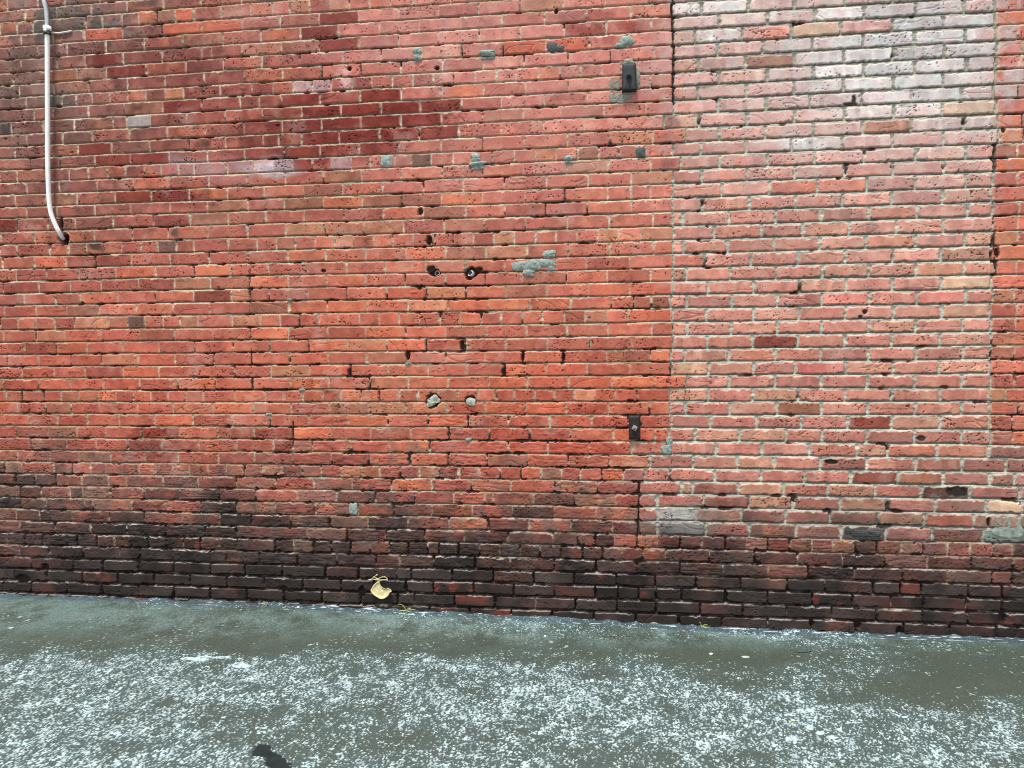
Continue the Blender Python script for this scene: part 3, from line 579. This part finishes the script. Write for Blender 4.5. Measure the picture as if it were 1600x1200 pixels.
pav = link('pavement', grid_mesh('pavement', np.stack([QX, QY, HG], -1), np.ones((QX.shape[0] - 1, QX.shape[1] - 1), bool), QT), gm)
tag(pav, 'damp speckled asphalt running up to the foot of the brick wall', 'pavement', kind='structure')
def gz_at(x, y):
    j = np.clip(np.searchsorted(ax, x), 0, len(ax) - 1); i = np.clip(np.searchsorted(ay, y), 0, len(ay) - 1); return float(HG[i, j])
# water standing in the dip
bm = bmesh.new(); c = Vector((pw[:, 0].mean(), pw[:, 1].mean(), zp - .0045))
wm = mat('dark_water', (.016, .026, .027), .40, 0, 30, .3, .05, 60); wm.node_tree.nodes['Principled BSDF'].inputs['Specular IOR Level'].default_value = .2
vsr = [bm.verts.new((c.x + (x - c.x) * 1.04, c.y + (y - c.y) * 1.04, c.z)) for x, y in pw]; bm.faces.new(vsr)
tag(bm_obj('puddle', bm, wm, None, False), 'small dark puddle lying in the asphalt', 'puddle', kind='structure')

# ------------------------------------------------------------------ cement daubs on the wall (parts of it)
daub_m = mat('grey_green_cement', tuple(lin((138, 150, 142))), .9, 0, 70, .35, .8, 160, .004)
daub_d = mat('dark_cement', tuple(lin((78, 82, 82))), .85, 0, 60, .3, .8, 140, .004)
daub_l = mat('pale_lime_cement', tuple(lin((168, 172, 156))), .92, 0, 60, .3, .8, 140, .004)
rnd = random.Random(5)
def lump(bm, x, y, rx, ry, h, seed, n=26, ang=0, sharp=3, base=-.006, rag=.15):
    """a ragged low dome of cement stuck to the wall face; sizes in chart pixels"""
    r = random.Random(seed); p0 = wall_at(x, y); sc = float(np.linalg.norm(wall_at(x + 1, y) - p0))
    ph = [r.uniform(0, 6.28) for _ in range(5)]; am = [rag * r.uniform(.4, 1) / (k + 1) ** .6 for k in range(5)]
    rings = []
    L = [1.0, .93, .80, .62, .42, .20]
    for li, q in enumerate(L):
        ring = []
        for k in range(n):
            t = 2 * math.pi * k / n
            w_ = 1 + sum(a_ * math.sin((j + 2) * t + ph[j]) for j, a_ in enumerate(am)) + (r.uniform(-.05, .05) if li < 3 else 0)
            # squarish outline
            cu, su = math.cos(t), math.sin(t); e = (abs(cu) ** sharp + abs(su) ** sharp) ** (-1 / sharp)
            dx, dy = rx * cu * e * w_ * q, ry * su * e * w_ * q
            X_ = p0[0] + (dx * math.cos(ang) - dy * math.sin(ang)) * sc; Z_ = p0[2] + (dx * math.sin(ang) + dy * math.cos(ang)) * sc
            hh = base if li == 0 else h * (1 - q ** 2.6) + r.uniform(-.0016, .0016)
            ring.append(bm.verts.new((X_, -hh, Z_)))
        rings.append(ring)
    for a_, b_ in zip(rings, rings[1:]):
        for k in range(n): bm.faces.new((a_[k], a_[(k + 1) % n], b_[(k + 1) % n], b_[k]))
    cv = bm.verts.new((p0[0], -h, p0[2]))
    for k in range(n): bm.faces.new((rings[-1][k], rings[-1][(k + 1) % n], cv))
def daub(name, parts, m, label):
    bm = bmesh.new()
    for i, a in enumerate(parts): lump(bm, *a[:5], seed=int(a[0] * 3 + a[1]) + i, **(a[5] if len(a) > 5 else {}))
    o = bm_obj(name, bm, m, wall); o['label'] = label; return o
daub('cement_daub', [(651,80,7,5.5,.010),(652,90,7,5.5,.010)], daub_m, 'small grey-green cement daub, two lobes one above the other')
daub('cement_daub', [(762,83,12,5.5,.016,dict(rag=.12)),(763,91,10,2.5,.006)], daub_m, 'grey domed cement daub like a small cap')
daub('cement_daub', [(863,73,10,7,.004),(876,76,6,5,.003)], daub_d, 'dark ragged cement daub in a broken brick end')
daub('cement_daub', [(979,64,11,8.5,.010,dict(sharp=5)),(968,71,8,4,.008)], daub_m, 'square blue-green cement daub above the upper iron plate')
daub('cement_daub', [(604,252,9.5,9,.008,dict(sharp=7,rag=.06))], daub_m, 'square teal cement daub filling a header')
daub('cement_daub', [(743,247,8,7,.010),(746,256,13,4,.014),(747,262,12,3,.006)], daub_m, 'teal cement daub with a projecting lip')
daub('cement_daub', [(888,247,8,4.5,.010,dict(rag=.08)),(888,254,9,2.5,.005)], daub_m, 'small rounded teal cement daub')
daub('cement_daub', [(1001,238,7.5,9.5,.007,dict(sharp=5,rag=.08))], daub_d, 'narrow grey cement daub between two headers')
daub('cement_daub', [(552,795,6,10,.004,dict(sharp=5))], daub_m, 'upright grey cement daub in the sooty courses')
daub('cement_daub', [(813,415,14,8,.005,dict(sharp=3)),(832,414,17,8.5,.007,dict(sharp=5,rag=.08)),(854,411,16,6,.0075,dict(sharp=5,rag=.08)),(858,397,11,6.5,.009,dict(rag=.1)),(826,426,10,6,.006),(861,419,6,5,.006)], daub_m, 'large ragged grey-green cement patch across three courses')
daub('cement_daub', [(960,131,8,9,.0015,dict(sharp=6)),(965,153,13,8,.0015,dict(sharp=5)),(983,98,9,7,.018),(996,124,5,15,.010,dict(sharp=5)),(977,150,9,7,.002)], mat('dusty_cement', tuple(lin((134, 134, 122))), .92, 0, 60, .35, .8, 140, .004), 'pale cement smeared around the upper iron plate')
daub('cement_daub', [(676,627,8,8,.0,dict(base=-.02,rag=.3)),(673,630,5,4,.006,dict(base=-.015,rag=.3)),(680,621,4,4,.004,dict(base=-.015))], daub_l, 'rough pale green plug in the left one of two holes')
daub('cement_daub', [(735.5,628,7.5,6.5,.004,dict(base=-.02,rag=.08))], daub_l, 'smooth pale green plug in the right one of two holes')
daub('cement_daub', [(1042,702,9,7,.003,dict(sharp=4)),(1046,690,5,8,.002)], daub_m, 'grey-green cement at the edge of the bricked-up opening')
daub('cement_daub', [(420,647,5,2,.004),(472,609,5,2,.004),(732,687,4.5,3,.006),(452,468,4,2,.003),(574,567,4,2,.003),(638,568,5.5,2.2,.004)], daub_m, 'crumbs of grey cement left along the bed joints')
daub('cement_daub', [(1352,834,24,6,.003,dict(sharp=4,rag=.12)),(1330,830,10,5,.002)], mat('slate_cement', tuple(lin((60, 62, 60))), .8, 0, 50, .3, .6, 140, .003), 'dark slate-grey cement patch low on the right')
daub('cement_daub', [(1575,824,26,18,.001,dict(sharp=5)),(1500,700,1,1,.001)], mat('greenish_render', tuple(lin((136, 146, 134))), .92, 0, 40, .35, .6, 120, .004), 'greenish smear of mortar at the right-hand end')

# ------------------------------------------------------------------ white conduit
white = mat('weathered_white_paint', (.90, .91, .89), .42, 0, 40, .10, .15, 300, .001)
grey = mat('galvanised_steel', (.52, .55, .55), .38, .6, 60, .2, .2, 300, .001)
rusty = mat('rusted_fitting', (.055, .045, .040), .6, .3, 80, .4, .6, 250, .002)
base_p = Vector(wall_at(100, 374, 0))
con = empty('conduit', base_p, 'white electrical conduit running down the wall and curving into a hole', 'conduit')
bm = bmesh.new()
tube(bm, smooth_path([wall_at(73.8, 50, .034), wall_at(74.0, 110, .034), wall_at(74.3, 180, .034), wall_at(74.6, 250, .034), wall_at(76, 300, .034), wall_at(79, 330, .031), wall_at(86, 350, .024), wall_at(93, 364, .010), wall_at(99, 373, -.035)], 8),
     [.0124] * 24 + [.0122] * 16 + [.0120] * 25, 18)
bm_obj('lower_pipe', bm, white, con)
bm = bmesh.new()
tube(bm, smooth_path([wall_at(73.6, 46, .034), wall_at(73.4, 30, .034), wall_at(72.6, 18, .034), wall_at(70.5, 7, .034), wall_at(67.5, -3, .034), wall_at(64, -16, .034), wall_at(60, -40, .034), wall_at(58, -90, .034), wall_at(57, -170, .034), wall_at(57, -230, .02), wall_at(57, -240, -.03)], 8), .0118, 16)
bm_obj('upper_pipe', bm, grey, con)
bm = bmesh.new()
tube(bm, [wall_at(73.6, 40.5, .034), wall_at(73.6, 41, .034), wall_at(73.6, 48, .034), wall_at(73.6, 48.5, .034)], [.012, .0205, .0205, .014], 18)
tube(bm, [wall_at(76, 43, .050), wall_at(79.5, 45.5, .052)], .0055, 10)
tube(bm, [wall_at(70, 47, .052), wall_at(71, 47.5, .058)], .007, 10)
bm_obj('coupling', bm, white, con)
bm = bmesh.new()
tube(bm, [wall_at(73.6, 48.6, .034), wall_at(73.6, 49, .034), wall_at(73.6, 54, .034), wall_at(73.6, 54.5, .034)], [.015, .0195, .0195, .016], 18)
tube(bm, [wall_at(73.6, 51, .045), wall_at(77, 52, .060)], .0042, 8)
bm_obj('lock_ring', bm, rusty, con)
bm = bmesh.new()   # thin strap to the wall
pth = smooth_path([wall_at(75, 51, .03), wall_at(82, 51, .008), wall_at(92, 51.8, .0045), wall_at(104, 50, .0045), wall_at(112, 48.6, .004)], 6)
tube(bm, pth, .0052, 8); bm_obj('strap', bm, mat('dirty_strap', (.62, .58, .53), .6), con)

# ------------------------------------------------------------------ iron anchor plates
iron_u = mat('pitted_black_iron', (.018, .021, .022), .6, .2, 70, .4, .6, 220, .003)
iron_l = mat('dark_brown_iron', (.020, .014, .012), .62, .3, 70, .4, .5, 220, .003)
steel = mat('bare_steel_nut', (.50, .47, .47), .35, .7, 80, .25, .3, 300, .001)
def plate_bm(x0, y0, x1, y1, th, taper=0.0, off=.004, slope=0.0):
    P0 = wall_at((x0 + x1) / 2, (y0 + y1) / 2); W_ = float(np.linalg.norm(wall_at(x1, y0) - wall_at(x0, y0))); H_ = float(abs(wall_at(x0, y0)[2] - wall_at(x0, y1)[2]))
    bm = bmesh.new(); nx_, nz_ = 8, 14; r = random.Random(int(x0)); g = {}
    for side in (0, 1):
        for i in range(nx_ + 1):
            for j in range(nz_ + 1):
                u, v = i / nx_ - .5, j / nz_ - .5
                wv = W_ * (1 + taper * v)
                hh = off + (th + slope * v if side else -.02)
                if side: hh -= .0035 * (max(abs(u) * 2, abs(v) * 2) ** 12) - r.uniform(-.0006, .0006)
                g[side, i, j] = bm.verts.new((P0[0] + u * wv + (r.uniform(-.0008, .0008)), -hh, P0[2] + v * H_ + r.uniform(-.0008, .0008)))
    for i in range(nx_):
        for j in range(nz_):
            bm.faces.new((g[1, i, j], g[1, i + 1, j], g[1, i + 1, j + 1], g[1, i, j + 1])); bm.faces.new((g[0, i, j], g[0, i, j + 1], g[0, i + 1, j + 1], g[0, i + 1, j]))
    for i in range(nx_):
        for j in (0, nz_): bm.faces.new((g[0, i, j], g[0, i + 1, j], g[1, i + 1, j], g[1, i, j]))
    for j in range(nz_):
        for i in (0, nx_): bm.faces.new((g[0, i, j], g[0, i, j + 1], g[1, i, j + 1], g[1, i, j]))
    return bm
def nut_bm(x, y, rad, h0, h1, sides, ang):
    p = wall_at(x, y); bm = bmesh.new(); rings = []
    for hh, rr_ in ((h0, rad), (h1 - .002, rad), (h1, rad * .86)):
        rings.append([bm.verts.new((p[0] + rr_ * math.cos(ang + 2 * math.pi * k / sides), -hh, p[2] + rr_ * math.sin(ang + 2 * math.pi * k / sides))) for k in range(sides)])
    for a_, b_ in zip(rings, rings[1:]):
        for k in range(sides): bm.faces.new((a_[k], a_[(k + 1) % sides], b_[(k + 1) % sides], b_[k]))
    bm.faces.new(rings[0]); bm.faces.new(rings[-1]); return bm
up = empty('anchor_plate', Vector(wall_at(982, 143, 0)), 'black iron anchor plate bedded in pale cement, upper one of the two', 'anchor plate', 'iron anchor plates on the wall')
bm_obj('plate', plate_bm(972, 101, 994, 144, .024, -.10, .004, -.010), iron_u, up)
o = bm_obj('nut', nut_bm(982.5, 121.5, .0130, .024, .042, 6, .3), iron_u, up, False); o2 = bm_obj('bolt_end', nut_bm(982.5, 121.5, .0070, .040, .056, 12, 0), iron_u, up); 
lo = empty('anchor_plate', Vector(wall_at(991, 686, 0)), 'flat dark iron anchor plate with a bright square nut, lower one of the two', 'anchor plate', 'iron anchor plates on the wall')
bm_obj('plate', plate_bm(982.5, 649.5, 1000, 686.5, .009, 0, .003), iron_l, lo)
bm_obj('nut', nut_bm(991.5, 668, .0165, .010, .027, 4, .25), steel, lo, False); bm_obj('bolt_end', nut_bm(991, 668.6, .0078, .022, .036, 12, 0), mat('rusty_bolt', (.20, .15, .13), .5, .5), lo)

# ------------------------------------------------------------------ cut-off pipe stubs in two knocked holes
pvc = mat('pale_grey_pipe', (.62, .65, .64), .5, 0, 60, .2, .2, 250, .001)
dark = mat('pipe_filling', (.030, .030, .030), .8)
def stub(x, y, R_, depth, proud, label, tiltx, brk):
    e = empty('pipe_stub', Vector(wall_at(x, y, 0)), label, 'pipe stub', 'cut-off pipe stubs')
    p = Vector(wall_at(x, y)); d = Vector((tiltx, -1, .12)).normalized(); bm = bmesh.new()
    lathe(bm, p, d, [(-depth, R_), (proud - .002, R_), (proud, R_ * .95), (proud, R_ * .82), (proud - .003, R_ * .78), (-depth * .8, R_ * .76)], 24, brk)
    bm_obj('pipe', bm, pvc, e)
    bm = bmesh.new(); lathe(bm, p, d, [(-depth, R_ * .74), (proud - .010, R_ * .74), (proud - .008, R_ * .5), (proud - .012, R_ * .3), (proud - .014, 0)]); bm_obj('filling', bm, dark, e)
stub(684, 426, .0125, .030, -.004, 'short pipe stub sunk in the left one of two dark holes', .35, -.9 + 1.2)
stub(733.5, 426, .0165, .030, -.001, 'wider pale-rimmed pipe stub in the right one of two dark holes', -.25, 5.6)

# ------------------------------------------------------------------ bracket of pale fungus
fy = mat('pale_yellow_skin', tuple(lin((196, 184, 138))), .6, 0, 50, .22, .6, 120, .004)
fe = empty('bracket_fungus', Vector(wall_at(594, 934, 0)), 'pale yellow bitten disc like a fungus or curled leaf on the sooty bricks', 'fungus')
OUT = [(590,909),(587,911),(583,915),(581,919),(579,922),(580,925),(583,929),(588,932.5),(593,935.5),(598,936),(603,934),(607,930),(609,926),(612,924.5),(611,921),(606,918.5),(602,920),(598,918),(595,915),(593.5,911),(593,909)]
bm = bmesh.new(); cc = (594.5, 924.5); r = random.Random(3); layers = []
def outl(q, h, back=0):
    ring = []
    for (x, y) in OUT:
        xx, yy = cc[0] + (x - cc[0]) * q, cc[1] + (y - cc[1]) * q
        lowr = (yy - 909) / 27
        ring.append(bm.verts.new(wall_at(xx + r.uniform(-.12, .12), yy + r.uniform(-.12, .12), h + .016 * lowr * (1 if not back else .6) + r.uniform(-.0008, .0008))))
    return ring
Ls = [outl(.90, -.002, 1), outl(1.0, .010), outl(1.01, .015), outl(.94, .016), outl(.80, .011), outl(.55, .009), outl(.28, .010)]
for a_, b_ in zip(Ls, Ls[1:]):
    for k in range(len(OUT)): bm.faces.new((a_[k], a_[(k + 1) % len(OUT)], b_[(k + 1) % len(OUT)], b_[k]))
bm.faces.new(Ls[-1])
bmesh.ops.subdivide_edges(bm, edges=bm.edges[:], cuts=1, use_grid_fill=True, smooth=.3)
bm_obj('cap', bm, fy, fe)
fc = mat('yellow_crust', tuple(lin((196, 180, 132))), .75, 0, 60, .3, .6, 160, .003)
bm = bmesh.new()
for pts in ([(575,906.5),(583,905),(592,906.5),(602,906),(606,907)], [(582,904),(585,901),(588,899),(590,897.5)], [(590,905),(596,902),(601,901.5),(605,904),(604,907)], [(592,910),(592.5,906)], [(583,902),(588,903.5),(591,906)]):
    P_ = smooth_path([wall_at(x, y, .004 + r.uniform(0, .004)) for x, y in pts], 4); tube(bm, P_, [r.uniform(.0016, .0036) for _ in P_], 7)
bm_obj('crust', bm, fc, fe)

# ------------------------------------------------------------------ little weeds at the foot
wy = mat('yellow_green_blade', tuple(lin((186, 190, 92))), .6, 0, 80, .2, .1)
wp = mat('straw_pale_blade', tuple(lin((214, 206, 160))), .65, 0, 80, .2, .1)
def weed(x, y, blades, m, label):
    p = wall_at(x, y); z = gz_at(p[0], -.02); e = empty('weed', Vector((p[0], -.02, z)), label, 'weed', 'small weeds at the foot of the wall')
    for (dx, h, curl, wd) in blades:
        bm = bmesh.new(); n = 7; L_ = []
        for i in range(n + 1):
            t = i / n; ww = wd * (1 - t) ** .6 * (.5 + 1.2 * t if t < .4 else 1) + .0003
            X_ = p[0] + dx * t + curl * t * t; Z_ = z - .004 + h * math.sin(t * 1.7); Y_ = -.018 - .03 * t
            L_.append([bm.verts.new((X_ - ww, Y_, Z_)), bm.verts.new((X_, Y_ - .0016, Z_ - ww * .5)), bm.verts.new((X_ + ww, Y_, Z_)), bm.verts.new((X_, Y_ + .0012, Z_ + ww * .4))])
        for a_, b_ in zip(L_, L_[1:]):
            for k in range(4): bm.faces.new((a_[k], a_[(k + 1) % 4], b_[(k + 1) % 4], b_[k]))
        bm_obj('blade', bm, m, e)
weed(419, 944, [(-.012, .030, .004, .0042), (-.028, .018, -.008, .0040), (.010, .022, .010, .0035)], wp, 'tiny straw-coloured weed, leftmost at the foot of the wall')
weed(636, 956, [(-.006, .050, -.030, .0036), (.012, .028, .024, .0034), (.020, .024, .040, .0036), (-.014, .016, -.012, .003)], wy, 'yellow-green weed with arching blades just right of the fungus')
weed(1095, 975, [(-.004, .034, -.010, .003), (.014, .022, .018, .003), (.004, .012, .012, .003)], wy, 'tiny yellow-green weed below the bricked-up opening')

# ------------------------------------------------------------------ loose bits on the asphalt
def pebble(name, x, y, rx, ry, rz, col, label, cat, grp=None, ang=0.0):
    g = ground_at(x, y); z = gz_at(g[0], g[1]); bm = bmesh.new(); bmesh.ops.create_icosphere(bm, subdivisions=3, radius=1)
    r = random.Random(int(x)); k = [Vector((r.uniform(-1, 1), r.uniform(-1, 1), r.uniform(-1, 1))) for _ in range(9)]
    for v in bm.verts:
        n_ = v.co.normalized(); f = 1.0
        for q in k: f = min(f, 1.0 / max(.6, n_.dot(q.normalized()) * 1.22))
        v.co = Vector((v.co.x * rx, v.co.y * ry, v.co.z * rz)) * f
        v.co = Matrix.Rotation(ang, 3, 'Z') @ v.co
        v.co += Vector((g[0], g[1], z + rz * .55))
    o = bm_obj(name, bm, mat(name + '_stone', tuple(lin(col)), .7, 0, 120, .2, .4, 300, .001), None, True)
    tag(o, label, cat, grp)
G = 'loose pebbles on the asphalt'
pebble('pebble', 925, 1065, .009, .010, .007, (236, 222, 212), 'pinkish white pebble lying in a bare olive patch of asphalt', 'pebble', G)
pebble('pebble', 1165, 1023, .020, .011, .004, (158, 174, 164), 'flat pale grey flake of stone, biggest of the loose bits near the wall', 'pebble', G)
pebble('pebble', 1111, 1019.5, .010, .008, .005, (214, 224, 218), 'small whitish pebble between the flat flake and the wall', 'pebble', G)
pebble('pebble', 852, 995.5, .006, .006, .005, (226, 230, 226), 'tiny white pebble just out from the foot of the wall, centre', 'pebble', G)
pebble('pebble', 466, 957, .010, .006, .005, (210, 222, 220), 'small white stone against the wall foot, right of the straw weed', 'pebble', G)
pebble('pebble', 18, 988, .016, .010, .004, (160, 178, 160), 'greenish flat pebble at the far left of the asphalt', 'pebble', G)
pebble('leaf_scrap', 1239, 1123, .010, .008, .002, (216, 196, 140), 'yellowish scrap of leaf among the white speckles', 'leaf scrap')
def twig(x0, y0, x1, y1, rad, label):
    a_, b_ = ground_at(x0, y0), ground_at(x1, y1); n = 9; r = random.Random(int(x0)); pts = []
    for i in range(n):
        t = i / (n - 1); p = a_ * (1 - t) + b_ * t; pts.append((p[0], p[1] + .003 * math.sin(t * 7), gz_at(p[0], p[1]) + rad * .8 + r.uniform(0, .001)))
    bm = bmesh.new(); tube(bm, pts, [rad * (1 - .5 * i / n) for i in range(n)], 8)
    tag(bm_obj('twig', bm, mat('wet_bark', (.045, .05, .048), .5), None), label, 'twig', 'twigs on the asphalt')
twig(1247, 1015, 1268, 1014, .0035, 'thin dark twig lying parallel to the wall')
